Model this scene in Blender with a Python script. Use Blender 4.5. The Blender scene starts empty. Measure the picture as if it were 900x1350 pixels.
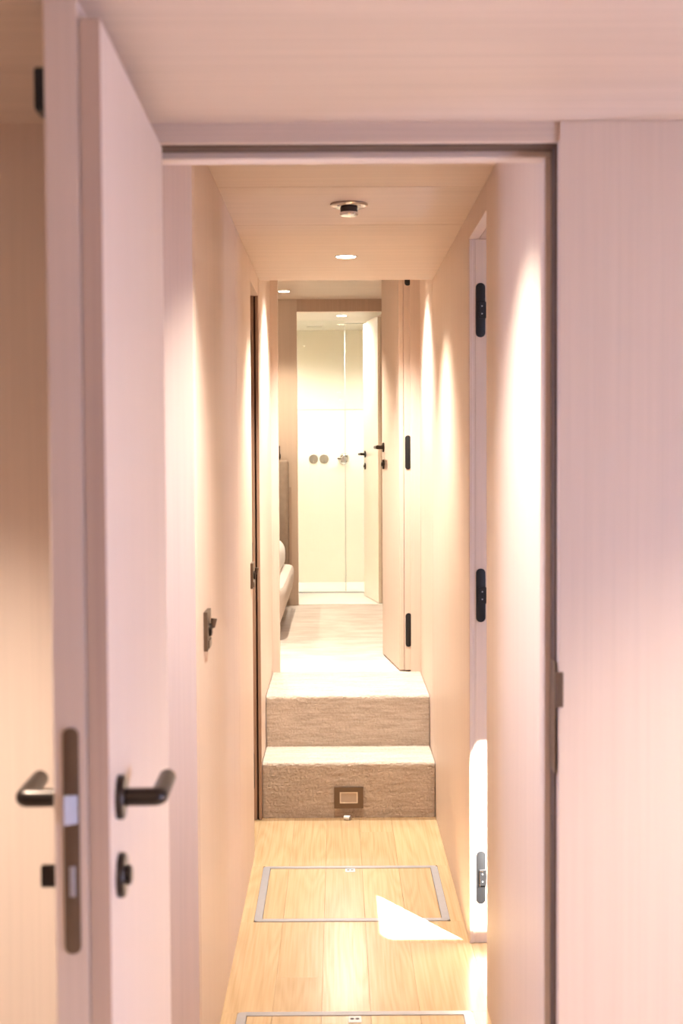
import bpy, bmesh, math, random
from mathutils import Vector, Matrix
random.seed(7)
PI = math.pi
S = bpy.context.scene
COL = S.collection

# ------------------------------------------------------------------ camera
cam_d = bpy.data.cameras.new('camera')
cam = bpy.data.objects.new('camera', cam_d); COL.objects.link(cam)
S.camera = cam
cam_d.sensor_fit = 'HORIZONTAL'; cam_d.sensor_width = 36.0; cam_d.lens = 72.0
cam_d.clip_start = 0.05; cam_d.clip_end = 100
yaw, pit, rol = math.radians(.159), math.radians(2.386), math.radians(.3)
Fv = Vector((math.sin(yaw)*math.cos(pit), math.cos(yaw)*math.cos(pit), -math.sin(pit)))
Rv = Vector((math.cos(yaw), -math.sin(yaw), 0)); Uv = Rv.cross(Fv)
R2 = Rv*math.cos(rol) - Uv*math.sin(rol); U2 = Uv*math.cos(rol) + Rv*math.sin(rol)
M = Matrix((R2, U2, -Fv)).transposed().to_4x4(); M.translation = (0, 0, 1.45)
cam.matrix_world = M
cam_d.dof.use_dof = True; cam_d.dof.focus_distance = 5.4; cam_d.dof.aperture_fstop = 9.0

# ------------------------------------------------------------------ world, sun, window daylight, exposure
S.view_settings.view_transform = 'Standard'
S.view_settings.look = 'None'
S.view_settings.gamma = 1.0
S.view_settings.use_curve_mapping = False
S.view_settings.exposure = .92
S.cycles.diffuse_bounces = 7
w = bpy.data.worlds.new('world'); S.world = w; w.use_nodes = True
w.node_tree.nodes['Background'].inputs['Color'].default_value = (.52, .61, 1.0, 1)
w.node_tree.nodes['Background'].inputs['Strength'].default_value = 20.0
sun_d = bpy.data.lights.new('sun', 'SUN'); sun_d.energy = 65.0; sun_d.angle = math.radians(.53); sun_d.color = (1, .95, .88)
sun = bpy.data.objects.new('sun', sun_d); COL.objects.link(sun)
SUN_DIR = Vector((-.508, .861, -1.08)).normalized()
sun.rotation_euler = SUN_DIR.to_track_quat('-Z', 'Y').to_euler()

def portal(name, loc, direction, sx, sy):
    d = bpy.data.lights.new(name, 'AREA'); d.shape = 'RECTANGLE'; d.size = sx; d.size_y = sy
    d.cycles.is_portal = True
    o = bpy.data.objects.new(name, d); COL.objects.link(o)
    o.location = loc; o.rotation_euler = Vector(direction).to_track_quat('-Z', 'Y').to_euler()
portal('hatch_portal', (1.285, 2.6, 2.24), (0, 0, -1), .40, .52)
portal('saloon_window_portal', (1.73, .7, .95), (-1, 0, 0), .8, .5)
portal('added_hull_portal', (2.03, 3.1, 1.05), (-1, 0, 0), .5, .3)  # unseen hull opening, added to brighten the threshold floor and jamb
portal('cabin_window_portal', (-1.28, 2.5, 1.15), (1, 0, 0), .4, .5)

# main levels (metres)
XL, XR = -.308, .385        # corridor walls
ZN, ZC, ZU = 1.931, 2.15, 2.495   # ceilings: near room, corridor, upper deck
Z1, Z2 = .222, .436         # steps
Y1, Y2 = 5.41, 5.725        # risers
YB, YW = 6.35, 9.21         # bedroom bulkhead, bathroom bulkhead

# ------------------------------------------------------------------ materials
MATS = {}
def nodes(m): return m.node_tree.nodes, m.node_tree.links
def principled(name, col, rough=.5, metal=0.0, spec=.5):
    if name in MATS: return MATS[name]
    m = bpy.data.materials.new(name); m.use_nodes = True
    b = m.node_tree.nodes['Principled BSDF']
    b.inputs['Base Color'].default_value = (*col, 1); b.inputs['Roughness'].default_value = rough
    b.inputs['Metallic'].default_value = metal; b.inputs['Specular IOR Level'].default_value = spec
    MATS[name] = m
    return m

def plain(name, col, rough=.5, metal=0.0, spec=.5, var=.08, scale=40):
    """solid colour with a faint procedural mottling"""
    m = principled(name, col, rough, metal, spec)
    N, L = nodes(m); b = N['Principled BSDF']
    tc = N.new('ShaderNodeTexCoord'); no = N.new('ShaderNodeTexNoise'); no.inputs['Scale'].default_value = scale
    L.new(tc.outputs['Object'], no.inputs['Vector'])
    mx = N.new('ShaderNodeMix'); mx.data_type = 'RGBA'
    mx.inputs['A'].default_value = (*[c*(1-var) for c in col], 1); mx.inputs['B'].default_value = (*[min(1, c*(1+var)) for c in col], 1)
    L.new(no.outputs['Fac'], mx.inputs['Factor']); L.new(mx.outputs['Result'], b.inputs['Base Color'])
    return m

def oak(name, col, axis='z', dark=.925, rough=.5, spec=.35, fine=150, bump=.06):
    """straight-grained pale oak veneer; axis = grain direction in object space"""
    m = principled(name, col, rough, 0, spec)
    N, L = nodes(m); b = N['Principled BSDF']
    tc = N.new('ShaderNodeTexCoord'); oi = N.new('ShaderNodeObjectInfo')
    off = N.new('ShaderNodeVectorMath'); off.operation = 'ADD'
    rv = N.new('ShaderNodeVectorMath'); rv.operation = 'SCALE'; rv.inputs[0].default_value = (3.1, 5.7, 2.3)
    L.new(oi.outputs['Random'], rv.inputs['Scale'])
    L.new(tc.outputs['Object'], off.inputs[0]); L.new(rv.outputs[0], off.inputs[1])
    def noise(across, along, detail):
        mp = N.new('ShaderNodeMapping'); sc = [across]*3; sc['xyz'.index(axis)] = along
        mp.inputs['Scale'].default_value = sc
        L.new(off.outputs[0], mp.inputs['Vector'])
        n = N.new('ShaderNodeTexNoise'); n.inputs['Scale'].default_value = 1; n.inputs['Detail'].default_value = detail
        n.inputs['Roughness'].default_value = .6
        L.new(mp.outputs[0], n.inputs['Vector'])
        return n
    a = noise(fine, 2.2, 3); c = noise(fine*.16, .7, 2)
    add = N.new('ShaderNodeMath'); add.operation = 'MULTIPLY_ADD'
    L.new(a.outputs['Fac'], add.inputs[0]); add.inputs[1].default_value = .6
    sc2 = N.new('ShaderNodeMath'); sc2.operation = 'MULTIPLY'; sc2.inputs[1].default_value = .4
    L.new(c.outputs['Fac'], sc2.inputs[0]); L.new(sc2.outputs[0], add.inputs[2])
    ramp = N.new('ShaderNodeValToRGB')
    ramp.color_ramp.elements[0].position = .32; ramp.color_ramp.elements[0].color = (*[x*dark for x in col], 1)
    ramp.color_ramp.elements[1].position = .62; ramp.color_ramp.elements[1].color = (*col, 1)
    L.new(add.outputs[0], ramp.inputs['Fac']); L.new(ramp.outputs['Color'], b.inputs['Base Color'])
    bp = N.new('ShaderNodeBump'); bp.inputs['Strength'].default_value = bump; bp.inputs['Distance'].default_value = .001
    L.new(a.outputs['Fac'], bp.inputs['Height']); L.new(bp.outputs['Normal'], b.inputs['Normal'])
    return m

def floor_oak(name):
    m = principled(name, (.6, .4, .2), .22, 0, .6)
    N, L = nodes(m); b = N['Principled BSDF']
    tc = N.new('ShaderNodeTexCoord'); oi = N.new('ShaderNodeObjectInfo')
    rv = N.new('ShaderNodeVectorMath'); rv.operation = 'SCALE'; rv.inputs[0].default_value = (13.1, 7.7, 0)
    L.new(oi.outputs['Random'], rv.inputs['Scale'])
    off = N.new('ShaderNodeVectorMath'); off.operation = 'ADD'
    L.new(tc.outputs['Object'], off.inputs[0]); L.new(rv.outputs[0], off.inputs[1])
    mp = N.new('ShaderNodeMapping'); mp.inputs['Scale'].default_value = (10, .8, 10)
    L.new(off.outputs[0], mp.inputs['Vector'])
    big = N.new('ShaderNodeTexNoise'); big.inputs['Scale'].default_value = 1; big.inputs['Detail'].default_value = 1.0
    L.new(mp.outputs[0], big.inputs['Vector'])
    # growth rings = contour lines of a smooth stretched field (cathedral figure)
    mul = N.new('ShaderNodeMath'); mul.operation = 'MULTIPLY'; mul.inputs[1].default_value = 11
    fr = N.new('ShaderNodeMath'); fr.operation = 'PINGPONG'; fr.inputs[1].default_value = .5
    L.new(big.outputs['Fac'], mul.inputs[0]); L.new(mul.outputs[0], fr.inputs[0])
    mp2 = N.new('ShaderNodeMapping'); mp2.inputs['Scale'].default_value = (150, 3, 150)
    L.new(off.outputs[0], mp2.inputs['Vector'])
    fine = N.new('ShaderNodeTexNoise'); fine.inputs['Scale'].default_value = 1; fine.inputs['Detail'].default_value = 3
    L.new(mp2.outputs[0], fine.inputs['Vector'])
    s = N.new('ShaderNodeMath'); s.operation = 'MULTIPLY_ADD'; s.inputs[1].default_value = .42
    f2 = N.new('ShaderNodeMath'); f2.operation = 'MULTIPLY'; f2.inputs[1].default_value = .75
    L.new(fr.outputs[0], s.inputs[0]); L.new(fine.outputs['Fac'], f2.inputs[0]); L.new(f2.outputs[0], s.inputs[2])
    ramp = N.new('ShaderNodeValToRGB')
    ramp.color_ramp.elements[0].position = .2; ramp.color_ramp.elements[0].color = (.42, .275, .135, 1)
    ramp.color_ramp.elements[1].position = .62; ramp.color_ramp.elements[1].color = (.53, .37, .205, 1)
    L.new(s.outputs[0], ramp.inputs['Fac'])
    # each plank a little lighter or darker
    hv = N.new('ShaderNodeHueSaturation'); mr = N.new('ShaderNodeMapRange')
    mr.inputs['To Min'].default_value = .91; mr.inputs['To Max'].default_value = 1.05
    L.new(oi.outputs['Random'], mr.inputs['Value']); L.new(mr.outputs[0], hv.inputs['Value'])
    L.new(ramp.outputs['Color'], hv.inputs['Color']); L.new(hv.outputs['Color'], b.inputs['Base Color'])
    bp = N.new('ShaderNodeBump'); bp.inputs['Strength'].default_value = .05; bp.inputs['Distance'].default_value = .001
    L.new(fine.outputs['Fac'], bp.inputs['Height']); L.new(bp.outputs['Normal'], b.inputs['Normal'])
    return m

def carpet_mat(name, col_a, col_b, streak):
    m = principled(name, col_a, .9, 0, .2)
    N, L = nodes(m); b = N['Principled BSDF']
    b.inputs['Sheen Weight'].default_value = .25; b.inputs['Sheen Roughness'].default_value = .4
    tc = N.new('ShaderNodeTexCoord')
    mp = N.new('ShaderNodeMapping'); mp.inputs['Scale'].default_value = streak
    L.new(tc.outputs['Object'], mp.inputs['Vector'])
    n1 = N.new('ShaderNodeTexNoise'); n1.inputs['Scale'].default_value = 1; n1.inputs['Detail'].default_value = 5; n1.inputs['Roughness'].default_value = .62
    L.new(mp.outputs[0], n1.inputs['Vector'])
    n2 = N.new('ShaderNodeTexNoise'); n2.inputs['Scale'].default_value = 420; n2.inputs['Detail'].default_value = 2
    L.new(tc.outputs['Object'], n2.inputs['Vector'])
    r = N.new('ShaderNodeValToRGB'); r.color_ramp.elements[0].position = .36; r.color_ramp.elements[1].position = .62
    r.color_ramp.elements[0].color = (*col_a, 1); r.color_ramp.elements[1].color = (*col_b, 1)
    s = N.new('ShaderNodeMath'); s.operation = 'MULTIPLY_ADD'; s.inputs[1].default_value = .35
    k = N.new('ShaderNodeMath'); k.operation = 'MULTIPLY_ADD'; k.inputs[1].default_value = .8; k.inputs[2].default_value = -.07
    L.new(n1.outputs['Fac'], k.inputs[0]); L.new(n2.outputs['Fac'], s.inputs[0]); L.new(k.outputs[0], s.inputs[2])
    L.new(s.outputs[0], r.inputs['Fac']); L.new(r.outputs['Color'], b.inputs['Base Color'])
    bp = N.new('ShaderNodeBump'); bp.inputs['Strength'].default_value = .6; bp.inputs['Distance'].default_value = .003
    L.new(n2.outputs['Fac'], bp.inputs['Height']); L.new(bp.outputs['Normal'], b.inputs['Normal'])
    return m

def emit(name, col, strength):
    m = bpy.data.materials.new(name); m.use_nodes = True
    N, L = nodes(m); N.remove(N['Principled BSDF'])
    e = N.new('ShaderNodeEmission'); e.inputs['Color'].default_value = (*col, 1); e.inputs['Strength'].default_value = strength
    L.new(e.outputs[0], N['Material Output'].inputs['Surface'])
    return m

def glass_mat(name, tint):
    m = bpy.data.materials.new(name); m.use_nodes = True
    N, L = nodes(m); N.remove(N['Principled BSDF'])
    t = N.new('ShaderNodeBsdfTransparent'); t.inputs['Color'].default_value = (*tint, 1)
    g = N.new('ShaderNodeBsdfGlossy'); g.inputs['Roughness'].default_value = .0
    fr = N.new('ShaderNodeFresnel'); fr.inputs['IOR'].default_value = 1.45
    mx = N.new('ShaderNodeMixShader'); L.new(fr.outputs[0], mx.inputs[0]); L.new(t.outputs[0], mx.inputs[1]); L.new(g.outputs[0], mx.inputs[2])
    L.new(mx.outputs[0], N['Material Output'].inputs['Surface'])
    return m

OAKC = (.63, .505, .41)
M_OAKV = oak('oak_vertical', OAKC, 'z')
M_OAKH = oak('oak_crosswise', OAKC, 'x', dark=.86)
M_OAKE = oak('oak_lipping', (.54, .40, .31), 'z', dark=.86)
M_FLOOR = floor_oak('floor_oak')
M_CARPET = carpet_mat('stair_carpet', (.40, .32, .25), (.56, .47, .39), (9, 60, 70))
M_CARPETF = carpet_mat('bedroom_carpet', (.50, .42, .35), (.68, .60, .53), (5, 10, 10))
M_BRONZE = plain('dark_bronze', (.045, .034, .027), .35, .85, .5)
M_BRONZEL = plain('bronze_plate', (.17, .12, .085), .38, .8, .5)
M_BLACK = plain('black_hinge', (.012, .012, .013), .42, .3, .5)
M_STEEL = plain('brushed_steel', (.40, .39, .40), .40, .7, .5)
M_CHROME = plain('polished_chrome', (.85, .84, .82), .08, 1.0, .5)
M_DARK = plain('dark_joint', (.05, .032, .022), .8)
M_SEAL = plain('brown_seal', (.085, .045, .026), .7)
M_CREAM = plain('cream_lacquer', (.88, .81, .69), .25, 0, .5, .02, 6)
M_WHITE = plain('white_stone', (.85, .82, .76), .25, 0, .5, .02, 8)
M_BEDF = plain('cream_upholstery', (.66, .58, .52), .85, 0, .2, .08, 300)
M_HEADB = plain('taupe_velvet', (.34, .27, .22), .9, 0, .2, .14, 30)
M_LINEN = plain('white_linen', (.82, .79, .76), .85, 0, .2, .04, 30)
M_LAMP = emit('lamp_diffuser', (1, .90, .74), 18)
M_GLASS = glass_mat('clear_glass', (.97, .985, .97))
M_BEIGE = plain('beige_cover', (.46, .36, .28), .5)

# ------------------------------------------------------------------ mesh helpers
def box(bm, x0, x1, y0, y1, z0, z1, bev=0.0, seg=2):
    vs = [bm.verts.new((x, y, z)) for z in (z0, z1) for y in (y0, y1) for x in (x0, x1)]
    fs = [bm.faces.new([vs[i] for i in q]) for q in ((0, 2, 3, 1), (4, 5, 7, 6), (0, 1, 5, 4), (2, 6, 7, 3), (0, 4, 6, 2), (1, 3, 7, 5))]
    if bev > 0:
        es = list({e for f in fs for e in f.edges})
        bmesh.ops.bevel(bm, geom=es, offset=bev, segments=seg, profile=.5, affect='EDGES')
    return bm

def B(*a, bev=0.0, seg=2):
    return box(bmesh.new(), *a, bev=bev, seg=seg)

def tube(bm, pts, r, seg=16, cap=True, radii=None):
    pts = [Vector(p) for p in pts]; rings = []
    n = len(pts)
    for i, p in enumerate(pts):
        t = (pts[min(i+1, n-1)] - pts[max(i-1, 0)]).normalized()
        up = Vector((0, 0, 1)) if abs(t.z) < .95 else Vector((1, 0, 0))
        s = t.cross(up).normalized(); u = s.cross(t).normalized()
        rr = radii[i] if radii else r
        rings.append([bm.verts.new(p + (s*math.cos(k*2*PI/seg) + u*math.sin(k*2*PI/seg))*rr) for k in range(seg)])
    for a, b in zip(rings, rings[1:]):
        for k in range(seg):
            bm.faces.new((a[k], a[(k+1) % seg], b[(k+1) % seg], b[k]))
    if cap:
        bm.faces.new(list(reversed(rings[0]))); bm.faces.new(rings[-1])
    return bm

def lathe(bm, prof, axis='z', seg=40, origin=(0, 0, 0)):
    """prof: (radius, height) points; axis z, x or y"""
    o = Vector(origin); rings = []
    for r, h in prof:
        ring = []
        for k in range(seg):
            a = 2*PI*k/seg; c, s_ = r*math.cos(a), r*math.sin(a)
            v = {'z': (c, s_, h), 'x': (h, c, s_), 'y': (c, h, s_)}[axis]
            ring.append(bm.verts.new(o + Vector(v)))
        rings.append(ring)
    for a, b in zip(rings, rings[1:]):
        for k in range(seg):
            bm.faces.new((a[k], a[(k+1) % seg], b[(k+1) % seg], b[k]))
    bm.faces.new(rings[0]); bm.faces.new(rings[-1])
    bmesh.ops.recalc_face_normals(bm, faces=bm.faces)
    return bm

def slab(bm, outline, axis, h0, h1, bev=0.0):
    """extrude a 2-D outline (a,b) along axis from h0 to h1"""
    def p(a, b, h): return {'z': (a, b, h), 'x': (h, a, b), 'y': (a, h, b)}[axis]
    lo = [bm.verts.new(p(a, b, h0)) for a, b in outline]; hi = [bm.verts.new(p(a, b, h1)) for a, b in outline]
    n = len(outline)
    f0 = bm.faces.new(list(reversed(lo))); f1 = bm.faces.new(hi)
    for k in range(n): bm.faces.new((lo[k], lo[(k+1) % n], hi[(k+1) % n], hi[k]))
    bmesh.ops.recalc_face_normals(bm, faces=bm.faces)
    if bev > 0:
        bmesh.ops.bevel(bm, geom=list(f1.edges)+list(f0.edges), offset=bev, segments=2, profile=.5, affect='EDGES')
    return bm

def rrect(x0, x1, y0, y1, r, n=6):
    pts = []
    for cx, cy, a0 in ((x1-r, y1-r, 0), (x0+r, y1-r, 90), (x0+r, y0+r, 180), (x1-r, y0+r, 270)):
        for k in range(n+1):
            a = math.radians(a0 + 90*k/n); pts.append((cx + r*math.cos(a), cy + r*math.sin(a)))
    return pts

def frame_ring(bm, outer, inner, z0, z1):
    n = len(outer)
    vs = [[bm.verts.new((x, y, z)) for x, y in ring] for ring in (outer, inner) for z in (z0, z1)]
    o0, o1, i0, i1 = vs
    for k in range(n):
        j = (k+1) % n
        bm.faces.new((o1[k], o1[j], i1[j], i1[k])); bm.faces.new((o0[j], o0[k], i0[k], i0[j]))
        bm.faces.new((o0[k], o0[j], o1[j], o1[k])); bm.faces.new((i0[j], i0[k], i1[k], i1[j]))
    bmesh.ops.recalc_face_normals(bm, faces=bm.faces)
    return bm

def obj(name, bm, mat, parent=None, smooth=False, label=None):
    me = bpy.data.meshes.new(name); bm.to_mesh(me); bm.free()
    me.materials.append(mat)
    if smooth:
        me.polygons.foreach_set('use_smooth', [True]*len(me.polygons))
        try: me.set_sharp_from_angle(angle=math.radians(35))
        except Exception: pass
    o = bpy.data.objects.new(name, me); COL.objects.link(o)
    if parent: o.parent = parent
    if label: o['label'] = label
    return o

def tag(o, label, cat, group=None):
    o['label'] = label; o['category'] = cat
    if group: o['group'] = group
    return o

def thing(name, label, cat, loc=(0, 0, 0), rotz=0, group=None):
    o = bpy.data.objects.new(name, None); COL.objects.link(o); o.empty_display_size = .05
    o.location = loc; o.rotation_euler = (0, 0, rotz)
    return tag(o, label, cat, group)

def struct_root(name, label=None, loc=(0, 0, 0), rotz=0):
    o = bpy.data.objects.new(name, None); COL.objects.link(o); o.empty_display_size = .05
    o.location = loc; o.rotation_euler = (0, 0, rotz); o['kind'] = 'structure'
    if label: o['label'] = label
    return o

def struct(name, bm, mat, label=None):
    o = obj(name, bm, mat); o['kind'] = 'structure'
    if label: o['label'] = label
    return o

def dup(root, loc, rotz=None, label=None):
    r = root.copy(); COL.objects.link(r); r.location = loc
    if rotz is not None: r.rotation_euler = (0, 0, rotz)
    if label: r['label'] = label
    for ch in list(root.children):
        c = ch.copy(); COL.objects.link(c); c.parent = r
        for g in list(ch.children):
            d = g.copy(); COL.objects.link(d); d.parent = c
    return r

# ================================================================== SETTING
# ---- floor of the lower corridor and near room: oak planks
fl = struct('floor', B(-1.7, 2.3, -1.6, YB+.06, -.08, -.014), M_FLOOR, 'pale oak plank floor of the corridor')
HX0, HX1 = -.268, .344
HATCH = [(2.93, 3.50), (4.19, 4.765)]
def plank(x0, x1, y0, y1):
    if y1-y0 < .02 or x1-x0 < .01: return
    g = .0002
    o = obj('plank', B(-(x1-x0)/2+g, (x1-x0)/2-g, -(y1-y0)/2+g, (y1-y0)/2-g, -.014, 0, bev=.0003, seg=1), M_FLOOR, fl)
    o.location = ((x0+x1)/2, (y0+y1)/2, 0)
SEAM = [-.312, -.177, -.049, .079, .207, .39]
def cut_rows(y0, y1, joints):
    ys = [y0] + [j for j in sorted(joints) if y0+.05 < j < y1-.05] + [y1]
    return list(zip(ys, ys[1:]))
bands = [(2.02, HATCH[0][0]), (HATCH[0][1], HATCH[1][0]), (HATCH[1][1], Y1)]
for i in range(5):
    joints = [(), (3.74,), (), (5.2,), (4.0,)][i]
    for y0, y1 in bands:
        for a, b_ in cut_rows(y0, y1, joints): plank(SEAM[i], SEAM[i+1], a, b_)
for y0, y1 in HATCH:                                     # narrow margins beside the hatches
    ym = y0 + .13
    plank(SEAM[0], HX0, y0, ym); plank(SEAM[0], HX0, ym, y1)
    plank(HX1, SEAM[5], y0, y1)
struct('floor_saloon', B(-1.7, 1.7, -1.6, 2.018, -.0139, 0), M_CARPETF, 'carpeted floor of the near room')
for k in range(8):                                       # floor of the side cabin past the threshold
    plank(.39+k*.2, .39+(k+1)*.2, 2.2, 4.7)
plank(-.44, -.313, 2.02, 2.96)
for k in range(2): plank(XL-.004-.12*(k+1), XL-.004-.12*k, 4.5, 5.8)

# ---- near room (saloon) shell
wf = struct_root('wall_front', 'oak bulkhead around the nearest doorway')
YF = 2.0
obj('panel', B(-1.7, -.292, YF-.004, YF+.10, 0, ZN), M_OAKV, wf)
obj('panel', B(.3235, 1.7, YF-.006, YF+.10, 0, ZN, bev=.0015), M_OAKV, wf)
obj('head_panel', B(-.2915, .323, YF, YF+.10, 1.903, ZN), M_OAKH, wf)
obj('backing', B(-1.76, 2.06, YF+.085, YF+.10, ZN+.06, ZC+.12), M_OAKE, wf)
obj('backing', B(-1.76, -.43, YF+.101, YF+.13, -.05, ZC+.12), M_OAKE, wf)
tr = struct_root('trim_1', 'rebated oak door frame lining of the nearest doorway')
LIP0, LIP1 = YF+.052, YF+.092
obj('jamb', B(.3105, .3235, LIP0, LIP1, 0, 1.891, bev=.002), M_OAKV, tr)
obj('jamb', B(-.292, -.279, LIP0, LIP1, 0, 1.891, bev=.002), M_OAKV, tr)
obj('head', B(-.292, .3235, LIP0, LIP1, 1.891, 1.903, bev=.002), M_OAKH, tr)
obj('seal', B(.3205, .3234, YF+.014, LIP0, 0, 1.9005), M_SEAL, tr)
obj('seal', B(-.2915, -.2885, YF+.014, LIP0, 0, 1.9005), M_SEAL, tr)
obj('seal', B(-.2915, .3234, YF+.014, LIP0, 1.9005, 1.903), M_SEAL, tr)
struct('ceiling', B(-1.7, 1.7, -1.6, YF+.10, ZN, ZN+.06), M_OAKH, 'low oak ceiling of the near room')
struct('wall_saloon_left', B(-1.76, -1.7, -1.6, YF+.1, -.05, ZN+.06), M_OAKV)
struct('wall_saloon_back', B(-1.76, 1.76, -1.66, -1.6, -.05, ZN+.06), M_OAKV)
wr = struct_root('wall_saloon_right')
for a in ((1.7, 1.76, -1.6, .3, .7, 1.2), (1.7, 1.76, 1.1, YF+.1, .7, 1.2), (1.7, 1.76, -1.6, YF+.1, -.05, .7), (1.7, 1.76, -1.6, YF+.1, 1.2, ZN+.06)):
    obj('panel', B(*a), M_OAKV, wr)

# ---- corridor walls, built of veneered panels over a dark backing
def panel(parent, *a, mat=None, bev=.0012):
    return obj('panel', B(*a, bev=bev, seg=1), mat or M_OAKV, parent)
G = .0012
OR0, OR1, OL0, OL1, OH = 3.53, 4.0, 4.90, 5.385, 2.076     # side openings
wR = struct_root('wall_right', 'oak panelled wall of the corridor with a side opening')
panel(wR, XR, XR+.03, YF+.1, OR0, 0, ZC)
panel(wR, XR, XR+.03, OR0+G, OR1-G, OH, ZC)
panel(wR, XR, XR+.03, OR1, 5.52, 0, ZC+.0)
panel(wR, XR, XR+.03, 5.52+G*2, YB+.06, 0, ZU)
for a in ((XR+.031, XR+.06, YF+.1, OR0, 0, ZC), (XR+.031, XR+.06, OR0, OR1, OH, ZC), (XR+.031, XR+.06, OR1+.02, YB, 0, ZU), (XR, XR+.06, 5.475, 5.52, ZC, ZU)):
    obj('backing', B(*a), M_OAKE, wR)
wL = struct_root('wall_left', 'oak panelled wall of the corridor with light switches')
panel(wL, XL-.12, XL-.001, 2.96, 2.985, 0, ZC)
panel(wL, XL-.04, XL, 2.985+G, 4.20, 0, ZC)
panel(wL, XL-.03, XL, 4.20+G, OL0, 0, ZC)
panel(wL, XL-.03, XL, OL0+G, OL1-G, OH, ZC)
panel(wL, XL-.03, XL, OL1+.03, YB+.06, 0, ZU)
for a in ((XL-.06, XL-.041, 2.99, OL0, 0, ZC), (XL-.06, XL-.031, OL0, OL1, OH, ZC), (XL-.06, XL-.031, OL1+.03, YB, 0, ZU)):
    obj('backing', B(*a), M_OAKE, wL)

# door linings of the two side openings (seen from the corridor: a lip, a groove, a rebate with hinges)
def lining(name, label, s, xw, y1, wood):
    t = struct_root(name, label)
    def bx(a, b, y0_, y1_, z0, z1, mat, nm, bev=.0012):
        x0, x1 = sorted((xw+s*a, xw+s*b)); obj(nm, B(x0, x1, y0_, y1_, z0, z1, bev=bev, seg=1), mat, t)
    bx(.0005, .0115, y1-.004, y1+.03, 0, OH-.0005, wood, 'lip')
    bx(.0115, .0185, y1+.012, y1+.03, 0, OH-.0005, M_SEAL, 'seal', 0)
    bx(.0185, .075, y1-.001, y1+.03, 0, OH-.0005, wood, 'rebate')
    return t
lining('trim_2', 'oak door lining of the side opening with three black hinges', 1, XR, OR1, M_OAKV)
lining('trim_3', 'oak door lining of the opening beside the steps, in a darker brown tone', -1, XL, OL1, oak('oak_darker_tone', (.36, .22, .15), 'z'))  # darker brown base colour than the lining opposite

# ---- corridor ceiling (lowered soffit, three panels)
ce = struct_root('ceiling_corridor', 'lowered oak ceiling of the corridor')
for a, b_ in ((YF+.101, 3.60), (3.60, 4.19), (4.19, 5.50)):
    panel(ce, XL-.06, XR+.06, a+G, b_-G, ZC, ZC+.03, mat=M_OAKH, bev=.0015)
obj('backing', B(XL-.06, XR+.06, YF+.1, 5.498, ZC+.031, ZU+.1), M_OAKE, ce)
struct('ceiling_upper', B(-2.4, 1.3, 5.499, YW+.05, ZU, ZU+.06), M_OAKH, 'upper oak ceiling over the steps and the bedroom')

# ---- side cabins (enclose the daylight)
cr = struct_root('wall_cabin_right')
for a in ((2.0, 2.06, 2.1, 4.8, -.05, .9), (2.0, 2.06, 2.1, 4.8, 1.2, 2.3), (2.0, 2.06, 2.1, 2.85, .9, 1.2), (2.0, 2.06, 3.35, 4.8, .9, 1.2), (XR+.06, 2.06, 2.101, 2.2, -.05, 2.3), (XR+.075, 2.06, 4.7, 4.76, -.05, 2.3)):  # gap left in the outer wall for the added hull opening
    obj('panel', B(*a), M_WHITE, cr)
# cabin ceiling with the open deck hatch
hx0, hx1, hy0, hy1 = 1.117, 1.47, 2.285, 2.80
cc = struct_root('ceiling_cabin')
def ceil_hole():
    bm = bmesh.new(); c = .065
    outer = [(2.06, 2.13), (2.06, 4.76), (XR+.06, 4.76), (XR+.06, 2.13)]
    # ring of quads round an opening with a chamfered corner
    inner = [(hx1, hy0), (hx1, hy1), (hx0, hy1), (hx0, hy0+.12), (hx0+c, hy0)]
    for z in (2.10, 2.2):
        o = [bm.verts.new((x, y, z)) for x, y in outer]; i = [bm.verts.new((x, y, z)) for x, y in inner]
        bm.faces.new((o[0], o[1], i[1], i[0])); bm.faces.new((o[1], o[2], i[2], i[1])); bm.faces.new((o[2], o[3], i[3], i[2]))
        bm.faces.new((o[3], i[4], i[3])); bm.faces.new((o[3], o[0], i[0], i[4]))
    return bm
obj('panel', ceil_hole(), M_WHITE, cc)
cp = struct_root('wall_cabin_port')
for a in ((-1.31, -1.25, 2.10, 2.3, 0, 2.3), (-1.31, -1.25, 2.7, 3.06, 0, 2.3), (-1.31, -1.25, 2.3, 2.7, 0, .9), (-1.31, -1.25, 2.3, 2.7, 1.4, 2.3),
          (-1.31, XL-.12, 2.99, 3.06, 0, 2.3), (-1.31, XL-.061, 2.131, 3.06, 2.15, 2.3), (-1.31, -.445, 2.101, 3.06, -.08, 0)):
    obj('panel', B(*a), M_OAKV, cp)
cl = struct_root('wall_cabin_left')
for a in ((-1.46, -1.4, 4.2, 6.3, -.05, 2.3), (-1.46, XL-.06, 4.2, 4.26, -.05, 2.3), (-1.46, XL-.06, 6.2, 6.26, -.05, 2.3), (-1.46, XL-.06, 4.2, 6.26, 2.15, 2.2), (-1.46, XL-.25, 4.2, 6.26, -.06, 0)):
    obj('panel', B(*a), M_OAKV, cl)
struct('ceiling_void', B(-2.46, 2.1, 5.0, YB+.02, ZU+.061, ZU+.12), M_OAKE)
struct('wall_void', box(B(XL-.16, XL-.06, 5.40, YB+.06, -.05, ZU+.1), XR+.06, XR+.1, 4.5, YB+.06, -.05, ZU+.1), M_OAKE)

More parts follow.
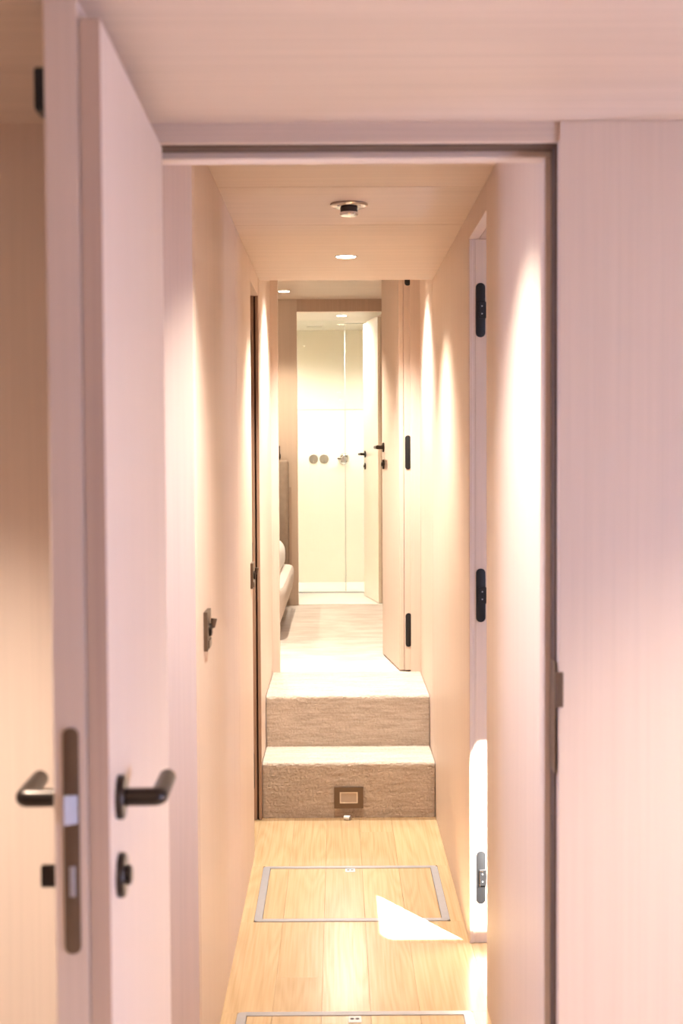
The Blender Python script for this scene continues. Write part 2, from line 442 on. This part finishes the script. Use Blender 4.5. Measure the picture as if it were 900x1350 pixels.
# ---- bedroom shell
wb = struct_root('wall_bedroom', 'oak bulkhead posts of the bedroom doorway')
BX0, BX1, BT = -.274, .340, 2.42
obj('post', B(XL-.02, BX0, YB, YB+.06, Z2-.01, ZU, bev=.001, seg=1), M_OAKV, wb)
obj('post', B(BX1, XR+.02, YB, YB+.06, Z2-.01, ZU, bev=.001, seg=1), M_OAKV, wb)
obj('head', B(BX0, BX1, YB, YB+.06, BT, ZU), M_OAKH, wb)
obj('panel', B(-2.4, XL-.02, YB, YB+.06, Z2-.05, ZU), M_OAKV, wb)
obj('panel', B(XR+.02, 1.3, YB, YB+.06, Z2-.05, ZU), M_OAKV, wb)
struct('wall_bedroom_left', B(-2.46, -2.4, YB, YW+.05, .2, ZU+.05), M_OAKV)
struct('wall_bedroom_right', B(1.3, 1.36, YB, YW+.05, .2, ZU+.05), M_OAKV)

# ---- bathroom bulkhead and bathroom shell
AX0, AX1, AT = -.268, .312, 2.413
wa = struct_root('wall_bathroom', 'oak bulkhead around the bathroom doorway')
obj('panel', B(-2.4, AX0, YW, YW+.05, Z2-.01, ZU, bev=.001, seg=1), M_OAKV, wa)
obj('panel', B(AX1, 1.3, YW, YW+.05, Z2-.01, ZU, bev=.001, seg=1), M_OAKV, wa)
obj('head', B(AX0, AX1, YW, YW+.05, AT, ZU), M_OAKE, wa)
YS, ZB = 10.86, 2.437
struct('floor_bathroom', B(-.9, 1.0, YW+.025, YS, Z2-.05, Z2+.002), M_WHITE, 'white stone bathroom floor')
struct('ceiling_bathroom', B(-.9, 1.0, YW+.05, YS+.05, ZB, ZB+.05), M_WHITE, 'white bathroom ceiling')
ws = struct_root('wall_shower', 'cream slab wall behind the shower')
for z0, z1 in ((Z2-.05, 1.809), (1.812, ZB)):
    obj('slab', B(-.9, 1.0, YS, YS+.02, z0, z1, bev=.0015, seg=1), M_CREAM, ws)
obj('backing', B(-.9, 1.0, YS+.02, YS+.05, Z2-.05, ZB), M_BEIGE, ws)
struct('wall_bathroom_left', B(-.96, -.9, YW+.05, YS+.05, Z2-.05, ZB+.05), M_CREAM)
struct('wall_bathroom_right', B(1.0, 1.06, YW+.05, YS+.05, Z2-.05, ZB+.05), M_CREAM)

# ---- bedroom carpet
struct('floor_bedroom', B(-2.4, 1.3, YB-.005, YW+.024, Z2-.06, Z2-.001), M_CARPETF, 'pale brushed carpet of the bedroom floor')

# ================================================================== carpeted steps
def carpet_strip(path, x0, x1, step, jitter, edge_sag=.002):
    """sweep a (y,z) path across the width, with the uneven nap of a cut-pile carpet"""
    pts = []
    for (a, b_) in zip(path, path[1:]):
        L_ = math.dist(a, b_); n = max(1, round(L_/step))
        pts += [(a[0]+(b_[0]-a[0])*k/n, a[1]+(b_[1]-a[1])*k/n) for k in range(n)]
    pts.append(path[-1])
    nx = round((x1-x0)/step); bm = bmesh.new(); grid = []
    for i, (y, z) in enumerate(pts):
        p, q = pts[max(i-1, 0)], pts[min(i+1, len(pts)-1)]
        ty, tz = q[0]-p[0], q[1]-p[1]; l = math.hypot(ty, tz) or 1
        ny, nz = -tz/l, ty/l
        row = []
        for k in range(nx+1):
            j = random.uniform(-1, 1)*jitter
            e = min(k, nx-k)*step
            if e < .008: j -= edge_sag*(1-e/.008)
            row.append(bm.verts.new((x0+(x1-x0)*k/nx, y+ny*j, z+nz*j)))
        grid.append(row)
    for a, b_ in zip(grid, grid[1:]):
        for k in range(nx): bm.faces.new((a[k], a[k+1], b_[k+1], b_[k]))
    bmesh.ops.recalc_face_normals(bm, faces=bm.faces)
    return bm
def nosing(y, z, r=.014, n=6):
    return [(y+r-r*math.cos(PI/2*k/n), z-r+r*math.sin(PI/2*k/n)) for k in range(n+1)]
st = thing('carpeted_steps', 'two taupe carpeted steps leading up to the bedroom', 'steps', ((XL+XR)/2, Y1, 0))
cx = (XL+XR)/2
def local(bm, loc):
    bmesh.ops.translate(bm, verts=bm.verts, vec=(-loc[0], -loc[1], -loc[2])); return bm
o = obj('step', local(carpet_strip([(Y1, 0)] + nosing(Y1, Z1) + [(Y2+.004, Z1)], XL+.0025, XR-.0025, .0042, .0017), (cx, Y1, 0)), M_CARPET, st, True)
o = obj('step', local(carpet_strip([(Y2, Z1-.004)] + nosing(Y2, Z2) + [(YB+.006, Z2)], XL+.0025, XR-.0025, .0042, .0017), (cx, Y1, 0)), M_CARPET, st, True)
obj('core', local(box(B(XL+.01, XR-.01, Y1+.012, Y2+.1, -.014, Z1-.012), XL+.01, XR-.01, Y2+.02, YB, 0, Z2-.012), (cx, Y1, 0)), M_DARK, st)

# step light on the lower riser
t = thing('step_light', 'brown framed step light set in the lower carpeted riser', 'light', (.038, Y1-.004, .083))
bm = bmesh.new(); frame_ring(bm, [(-.058, -.042), (.058, -.042), (.058, .042), (-.058, .042)], [(-.036, -.023), (.036, -.023), (.036, .023), (-.036, .023)], 0, .008)
bm.transform(Matrix.Rotation(PI/2, 4, 'X')); obj('frame', bm, M_BRONZEL, t)
obj('lens', B(-.036, .036, -.004, .003, -.023, .023, bev=.003), M_BEIGE, t)
bm = bmesh.new(); frame_ring(bm, rrect(-.036, .036, -.023, .023, .003, 2), rrect(-.031, .031, -.019, .018, .003, 2), .0035, .007)
bm.transform(Matrix.Rotation(PI/2, 4, 'X')); obj('bezel', bm, plain('pale_bezel', (.72, .62, .5), .4), t)
# small white plug on the floor at the foot of the steps
t = thing('floor_plug', 'small white plug with metal rim lying before the bottom step', 'plug', (.031, Y1-.035, 0), math.radians(-15))
bm = bmesh.new(); lathe(bm, [(.0075, -.013), (.009, -.011), (.009, .011), (.0075, .013)], 'x', 20, (0, 0, .009)); obj('body', bm, plain('white_plastic', (.85, .83, .8), .4), t, True)
bm = bmesh.new(); lathe(bm, [(.0095, .0), (.0095, .004)], 'x', 20, (.010, 0, .0095)); obj('rim', bm, M_STEEL, t, True)

# ================================================================== floor hatches
def make_hatch(loc, label):
    t = thing('floor_hatch', label, 'hatch', loc, 0, 'floor hatches with steel rims')
    W, D = HX1-HX0, HATCH[0][1]-HATCH[0][0]
    fw = .025
    bm = bmesh.new(); frame_ring(bm, rrect(.0008, W-.0008, .0008, D-.0008, .016), rrect(fw, W-fw, fw*.95, D-fw*.95, .002), -.012, .0022)
    fr = obj('rim', bm, M_STEEL, t)
    xs = [fw+.001] + [s-HX0 for s in SEAM[1:5]] + [W-fw-.001]
    for a, b_ in zip(xs, xs[1:]):
        o = obj('plank', B(-(b_-a)/2+.0003, (b_-a)/2-.0003, -(D/2-fw), D/2-fw, -.014, .0006, bev=.0004, seg=1), M_FLOOR, t)
        o.location = ((a+b_)/2, D/2, 0)
    lt = obj('latch', slab(bmesh.new(), rrect(-.017, .017, -.019, .019, .003, 3), 'z', 0, .0018, .0005), plain('satin_latch', (.62, .60, .58), .45, .3), t)
    lt.location = (W/2-.001, D-.05, .0006)
    for s in (-1, 1):
        h = obj('finger_hole', lathe(bmesh.new(), [(.0055, 0), (.0055, .0006)], 'z', 18), M_BLACK, lt); h.location = (s*.0068, .002, .0017)
    return t
h0 = make_hatch((HX0, HATCH[1][0], 0), 'steel rimmed oak floor hatch nearest the steps')
dup(h0, (HX0, HATCH[0][0], 0), None, 'steel rimmed oak floor hatch at the near edge of the picture')

# ================================================================== doors
def bar_lever(parent, x, y, z, sy, out=.044, length=.088, r=.0098):
    """round rose, neck and lever pointing towards the hinge side (local -x)"""
    h = obj('handle', lathe(bmesh.new(), [(.024, 0), (.024, sy*.006), (.022, sy*.008)], 'y', 36), M_BRONZE, parent, True)
    h.location = (x, y, z)
    pts = [(0, sy*.006, 0), (0, sy*(out-.005), 0)] + [(-.005*(1-math.cos(a)), sy*(out-.005+.005*math.sin(a)), 0) for a in (PI/8, PI/4, 3*PI/8, PI/2)] + [(-length, sy*out, 0)]
    o = obj('lever', tube(bmesh.new(), pts, r, 20), M_BRONZE, h, True)
    return h
def key_rose(parent, x, y, z, sy, turn):
    h = obj('rose', lathe(bmesh.new(), [(.024, 0), (.024, sy*.006), (.022, sy*.008)], 'y', 36), M_BRONZE, parent, True)
    h.location = (x, y, z)
    if turn:
        obj('thumb_turn', slab(bmesh.new(), rrect(-.006, .006, -.012, .012, .004, 4), 'y', sy*.0082, sy*.026, .001), M_BRONZE, h, True)
    else:
        obj('turn_disc', lathe(bmesh.new(), [(.0105, sy*.008), (.0105, sy*.013), (.007, sy*.0145)], 'y', 24), M_BRONZE, h, True)
    return h
def hinge_mesh(h=.158, w_=.028):
    return slab(bmesh.new(), rrect(-w_/2, w_/2, -h/2, h/2, w_/2-.0005, 8), 'y', -.002, .001, .0006)
def add_hinge(parent, loc, rotz=0, arms=0, bright=False):
    h = obj('hinge', hinge_mesh(), M_BLACK, parent, True); h.location = loc; h.rotation_euler = (0, 0, rotz)
    if arms:
        a = obj('hinge_arm', B(-.016 if arms < 0 else -.006, .006 if arms < 0 else .016, -.007, -.0022, -.024, .024, bev=.001, seg=1), M_BLACK, h)
        for k in (-1, 1):
            s_ = obj('screw', lathe(bmesh.new(), [(.0022, -.0072), (.0022, -.0078)], 'y', 12), M_STEEL, h)
            s_.location = (arms*.004, 0, k*.011)
        if bright:
            obj('glint_strip', box(B(-.005, -.0035, -.0078, -.0072, -.026, .018), -.005, .005, -.0078, -.0072, .018, .0205), M_CHROME, h)  # chrome strip put in as a sun glint, lowest right hinge only
    return h

def make_door(name, label, loc, rotz, L_, zt, hz, fg=False, face=None, flip=False, hinges=(), backset=.062):
    """leaf in local space: x from hinge to lock edge, +y = face with the smaller rebated layer"""
    t = struct_root(name, label, loc, rotz)
    T0, T1 = .0345, .0225
    obj('leaf', B(0, L_, -T0, 0, .006, zt, bev=.001, seg=1), M_OAKV, t)
    obj('rebate_leaf', B(.012, L_-.0015, .0012, T1, .006, zt-.019, bev=.001, seg=1), face or M_OAKV, t)
    obj('edge_lipping', B(L_-.0015, L_-.0002, .0014, T1-.0002, .008, zt-.021), M_OAKE, t)
    x = L_-backset
    bar_lever(t, x, T1, hz, 1); bar_lever(t, x, -T0, hz, -1)
    key_rose(t, x, T1, hz-.085, 1, False); key_rose(t, x, -T0, hz-.085, -1, True)
    if fg:
        p = obj('lock_plate', slab(bmesh.new(), rrect(-.0083, .0083, -.118, .118, .008, 8), 'x', 0, .0016, .0003), M_BRONZEL, t, True)
        p.location = (L_, -.0165, hz-.030); 
        b_ = obj('latch_bolt', slab(bmesh.new(), [(-.007, 0), (.007, 0), (.0066, .010), (-.0066, .0015)], 'z', -.015, .015, .0006), M_STEEL, p)
        b_.rotation_euler = (0, 0, -PI/2); b_.location = (.0016, 0, .0335); b_.scale = (.95, .8, 1)
        obj('dead_bolt', B(.0016, .0026, -.003, .003, -.0575, -.026, bev=.0004, seg=1), M_STEEL, p)
        s_ = obj('door_buffer', slab(bmesh.new(), rrect(-.02, .02, -.023, .023, .006, 5), 'y', -.019, 0, .003), M_BLACK, t, True)
        s_.location = (L_-.062, -T0, zt-.078)
    for z in hinges:
        h = add_hinge(t, (0, -T0/2+.0, z), -PI/2)
    return t
a = math.radians(-90+1.15)
# hinge edge of the nearest door
make_door('door_1', 'pale oak door standing open at the left with dark bronze lever handles', (-.2715, YF-.012, 0), a, .592, 1.911, 1.083, fg=True)
# strike plate on the right hand jamb of the nearest doorway
t = thing('strike_plate', 'dark bronze strike plate on the nearest door jamb', 'strike plate', (.3203, YF+.03, 1.06))
obj('plate', slab(bmesh.new(), rrect(-.0285, .018, -.083, .083, .006, 5), 'x', -.0015, -.0001, .0003), M_BRONZEL, t)
obj('lip', B(-.0015, .0095, -.0395, -.0365, .018, .07, bev=.0008, seg=1), M_BRONZEL, t)

# bedroom door: hinged on the right post, swung into the bedroom
bd = make_door('door_2', 'pale oak bedroom door swung open beyond the steps', (.311, YB+.008, Z2), math.radians(90+6.5), .555, 1.97, 1.052)
for z in (.195, 1.025, 1.875):
    h = add_hinge(bd, (-.001, -.0175, z), -PI/2)
# bathroom door
make_door('door_3', 'pale door swung open into the bathroom', (.300, YW+.056, Z2), math.radians(90+9.5), .54, 1.965, 1.02, face=M_CREAM)
# cabin doors, swung away into the side cabins
make_door('door_4', 'side cabin door', (XR+.085, OR1+.032, 0), 0, .47, OH-.005, 1.06)
make_door('door_5', 'side cabin door', (XL-.17, OL1+.055, 0), PI, .47, OH-.005, 1.06)
# hinges on the linings of the side openings
tR = bpy.data.objects['trim_2']; tL = bpy.data.objects['trim_3']
for i, z in enumerate((.197, 1.036, 1.87)):
    add_hinge(tR, (XR+.034, OR1-.0012, z), 0, 1, bright=(i == 0))
    add_hinge(tL, (XL-.042, OL1-.0012, z), 0, -1)

# ================================================================== fittings on the corridor walls
def make_switch(loc, label):
    t = thing('light_switch', label, 'switch', loc, 0, 'bronze switches on the left wall')
    obj('plate', B(0, .009, -.045, .045, -.045, .045, bev=.001), M_BRONZEL, t)
    obj('collar', lathe(bmesh.new(), [(.015, .009), (.015, .014), (.013, .0155)], 'x', 28), M_BRONZE, t, True)
    lv = obj('toggle', tube(bmesh.new(), [(.012, 0, -.004), (.017, 0, .006), (.020, 0, .026)], .005, 14, True, [.006, .0055, .0075]), M_BRONZEL, t, True)
    bm = bmesh.new(); box(bm, .009, .0115, -.03, .03, -.040, -.022, bev=.0006, seg=1); obj('rocker', bm, M_BRONZEL, t)
    return t
s0 = make_switch((XL, 3.155, 1.047), 'bronze toggle switch plate nearer the open door')
dup(s0, (XL, 4.835, 1.026), None, 'bronze toggle switch plate beside the doorway by the steps')

# ================================================================== ceiling fittings with their lamps
def downlight(loc, label, power, size=110, blend=.9, col=(1, .94, .86), rad=.035, group='recessed ceiling downlights'):
    t = thing('downlight', label, 'downlight', loc, 0, group)
    obj('bezel', lathe(bmesh.new(), [(.040, 0), (.0405, -.0016), (.036, -.0026), (.034, -.0012), (.034, 0)], 'z', 40), M_STEEL, t, True)
    obj('diffuser', lathe(bmesh.new(), [(.0338, -.0013), (.0338, -.0023)], 'z', 36), M_LAMP, t)
    d = bpy.data.lights.new('downlight_beam', 'SPOT'); d.energy = power*1.8; d.spot_size = math.radians(size); d.spot_blend = blend
    d.shadow_soft_size = rad; d.color = col
    o = bpy.data.objects.new('downlight_beam', d); COL.objects.link(o); o.parent = t; o.location = (0, 0, -.012 - rad*.2)
    return t
WARM = (1, .80, .57)
downlight((.035, 2.75, ZC), 'downlight in the corridor ceiling just past the nearest doorway', 42)
downlight((.034, 4.847, ZC), 'round lit downlight in the middle of the corridor ceiling', 46, 112, .9, (1, .92, .80))
downlight((.04, 5.86, ZU), 'downlight above the carpeted steps', 84, 92, .8, (1, .97, .92))
downlight((-.335, 8.75, ZU), 'small round lit downlight in the bedroom ceiling', 26, 104, .8, (1, .84, .62))
downlight((-.335, 7.0, ZU), 'downlight above the foot of the bed', 54, 100, .6, (1, .90, .74))
downlight((-1.3, 8.2, ZU), 'downlight above the bed', 26, 110, .6, (1, .84, .62))
downlight((.035, 9.72, ZB), 'downlight in the bathroom ceiling', 30, 170, 1)
downlight((-.45, 10.25, ZB), 'added unseen fill downlight over the shower beside the slot vent', 25, 148, 1)  # added out of view to brighten the bathroom
downlight((.55, 10.25, ZB), 'added unseen fill downlight over the shower behind the bathroom door', 25, 148, 1)  # second added fill lamp for the bathroom, also hidden
downlight((.62, 1.5, ZN), 'downlight in the near room ceiling beside the doorway wall', 32, 84, .9, (1, .86, .68))
downlight((-.62, 1.5, ZN), 'downlight in the near room ceiling behind the open door', 44, 88, .9, (1, .90, .80))

downlight((-.1, -.3, ZN), 'added warm fill downlight in the near room ceiling, unseen behind the viewer', 26, 150, .8, (1, .80, .62))  # added fill lamp, warms the front wall and door edges
# smoke detector
t = thing('smoke_detector', 'round chrome smoke detector with dark stem on the corridor ceiling', 'detector', (.036, 3.84, ZC))
obj('flange', lathe(bmesh.new(), [(.052, 0), (.053, -.004), (.048, -.008), (.034, -.011)], 'z', 48), plain('dark_chrome', (.42, .37, .34), .18, 1.0), t, True)
obj('stem', lathe(bmesh.new(), [(.024, -.0105), (.024, -.024)], 'z', 36), M_DARK, t, True)
obj('cap', lathe(bmesh.new(), [(.0255, -.024), (.026, -.029), (.023, -.033), (.01, -.0345)], 'z', 36), M_CHROME, t, True)
for k in range(4):
    an = PI/4 + k*PI/2
    s_ = obj('screw', lathe(bmesh.new(), [(.003, -.0085), (.003, -.0105)], 'z', 12), M_STEEL, t); s_.location = (.041*math.cos(an), .041*math.sin(an), 0)

# ================================================================== bed
bed = thing('bed', 'pale upholstered bed with rounded side behind the bedroom doorway', 'bed', (-.29, 7.35, Z2))
def bed_frame():
    bm = bmesh.new(); rings = []
    W, D = 1.75, 1.80
    for inset, z in ((.085, .035), (.055, .05), (.03, .09), (.012, .15), (.002, .21), (0, .25), (.004, .275), (.014, .287), (.03, .29)):
        o = rrect(-W+inset, -inset, inset, D, .16, 8)
        rings.append([bm.verts.new((x, y, z)) for x, y in o])
    for a_, b_ in zip(rings, rings[1:]):
        n = len(a_)
        for k in range(n): bm.faces.new((a_[k], a_[(k+1) % n], b_[(k+1) % n], b_[k]))
    bm.faces.new(list(reversed(rings[0]))); bm.faces.new(rings[-1])
    return bm
obj('frame', bed_frame(), M_BEDF, bed, True)
obj('plinth', B(-1.55, -.22, .25, 1.8, 0, .06), M_DARK, bed)
bm = bmesh.new(); box(bm, -1.75, -.037, 1.795, 1.855, .05, .985, bev=.028, seg=5); obj('headboard', bm, M_HEADB, bed, True)
obj('headboard_trim', B(-1.76, -.022, 1.842, 1.8585, .2, .80), M_OAKE, bed)
bm = bmesh.new(); box(bm, -1.66, -.06, .1, 1.79, .24, .47, bev=.09, seg=6); obj('mattress', bm, M_LINEN, bed, True)
def pillow(name, loc, label, rx):
    bm = bmesh.new(); bmesh.ops.create_uvsphere(bm, u_segments=32, v_segments=18, radius=1)
    for v in bm.verts:
        x, y, z = v.co; e = .55
        sx = math.copysign(abs(x)**e, x); sy = math.copysign(abs(y)**e, y)
        v.co = (sx*.31, sy*.21, z*.085*(1-.25*abs(sx)**6))
    o = obj(name, bm, M_LINEN, None, True); o.location = loc; o.rotation_euler = (rx, 0, 0)
    return tag(o, label, 'pillow')
pillow('pillow', (-.76, 8.93, Z2+.675), 'white pillow leaning on the taupe headboard of the bed', math.radians(50))
# reading lamp stem above the headboard
t = thing('reading_lamp', 'slim dark reading lamp on the wall above the headboard', 'lamp', (-.392, YW-.001, 1.40))
obj('arm', tube(bmesh.new(), [(0, -.012, 0), (0, -.012, .115)], .006, 12), M_BRONZE, t, True)
obj('bracket', B(-.01, .01, -.012, 0, .03, .06, bev=.002), M_BRONZE, t)

# ================================================================== bathroom fittings
YG = 10.03
sc = thing('shower_screen', 'clear frameless glass shower screen across the bathroom', 'glass screen', (0, YG, Z2+.002))
obj('pane', B(-.85, .056, 0, .008, .008, ZB-Z2-.006), M_GLASS, sc)
obj('pane', B(.058, .95, -.010, -.002, .012, ZB-Z2-.03), M_GLASS, sc)
M_EDGE = plain('glass_edge', (.52, .56, .50), .3)
obj('glass_edge', B(.0555, .0600, -.010, .008, .012, ZB-Z2-.03), M_EDGE, sc)
obj('glass_edge', B(.058, .95, -.010, -.002, ZB-Z2-.03, ZB-Z2-.026), M_EDGE, sc)
obj('floor_seal', B(-.85, .95, -.012, .010, 0, .007), plain('grey_seal', (.45, .47, .47), .5), sc)
def round_plate(x, z, label):
    t = thing('shower_control', label, 'shower control', (x, YS, z), 0, 'round steel shower controls')
    obj('disc', lathe(bmesh.new(), [(.037, 0), (.037, -.006), (.035, -.008)], 'y', 40), plain('satin_nickel', (.42, .37, .30), .35, .7), t, True)
    for k in (-1, 1):
        o_ = obj('mark', B(-.0012, .0012, -.0088, -.008, .012, .03), M_CHROME, t); o_.rotation_euler = (0, k*PI/2-PI/2, 0)
    return t
round_plate(-.190, 1.42, 'round satin steel plate further left on the cream shower wall')
round_plate(-.106, 1.42, 'round satin steel plate beside the shower mixer')
t = thing('shower_mixer', 'chrome round shower mixer with lever on the cream wall', 'mixer', (.052, YS, 1.42))
obj('rose', lathe(bmesh.new(), [(.044, 0), (.044, -.005), (.040, -.010), (.026, -.018)], 'y', 40), M_CHROME, t, True)
obj('cartridge', lathe(bmesh.new(), [(.022, -.016), (.022, -.045), (.019, -.05)], 'y', 28), M_CHROME, t, True)
obj('lever', tube(bmesh.new(), [(-.01, -.04, 0), (-.052, -.05, .004)], .006, 14), M_BRONZEL, t, True)
t = thing('ceiling_vent', 'slim dark slot vent in the bathroom ceiling', 'vent', (-.17, 10.5, ZB))
obj('frame', B(-.068, .068, -.022, .022, -.004, 0, bev=.001, seg=1), M_WHITE, t)
obj('slot', B(-.06, .06, -.012, .012, -.0052, -.004), plain('vent_slot', (.2, .17, .12), .6), t)
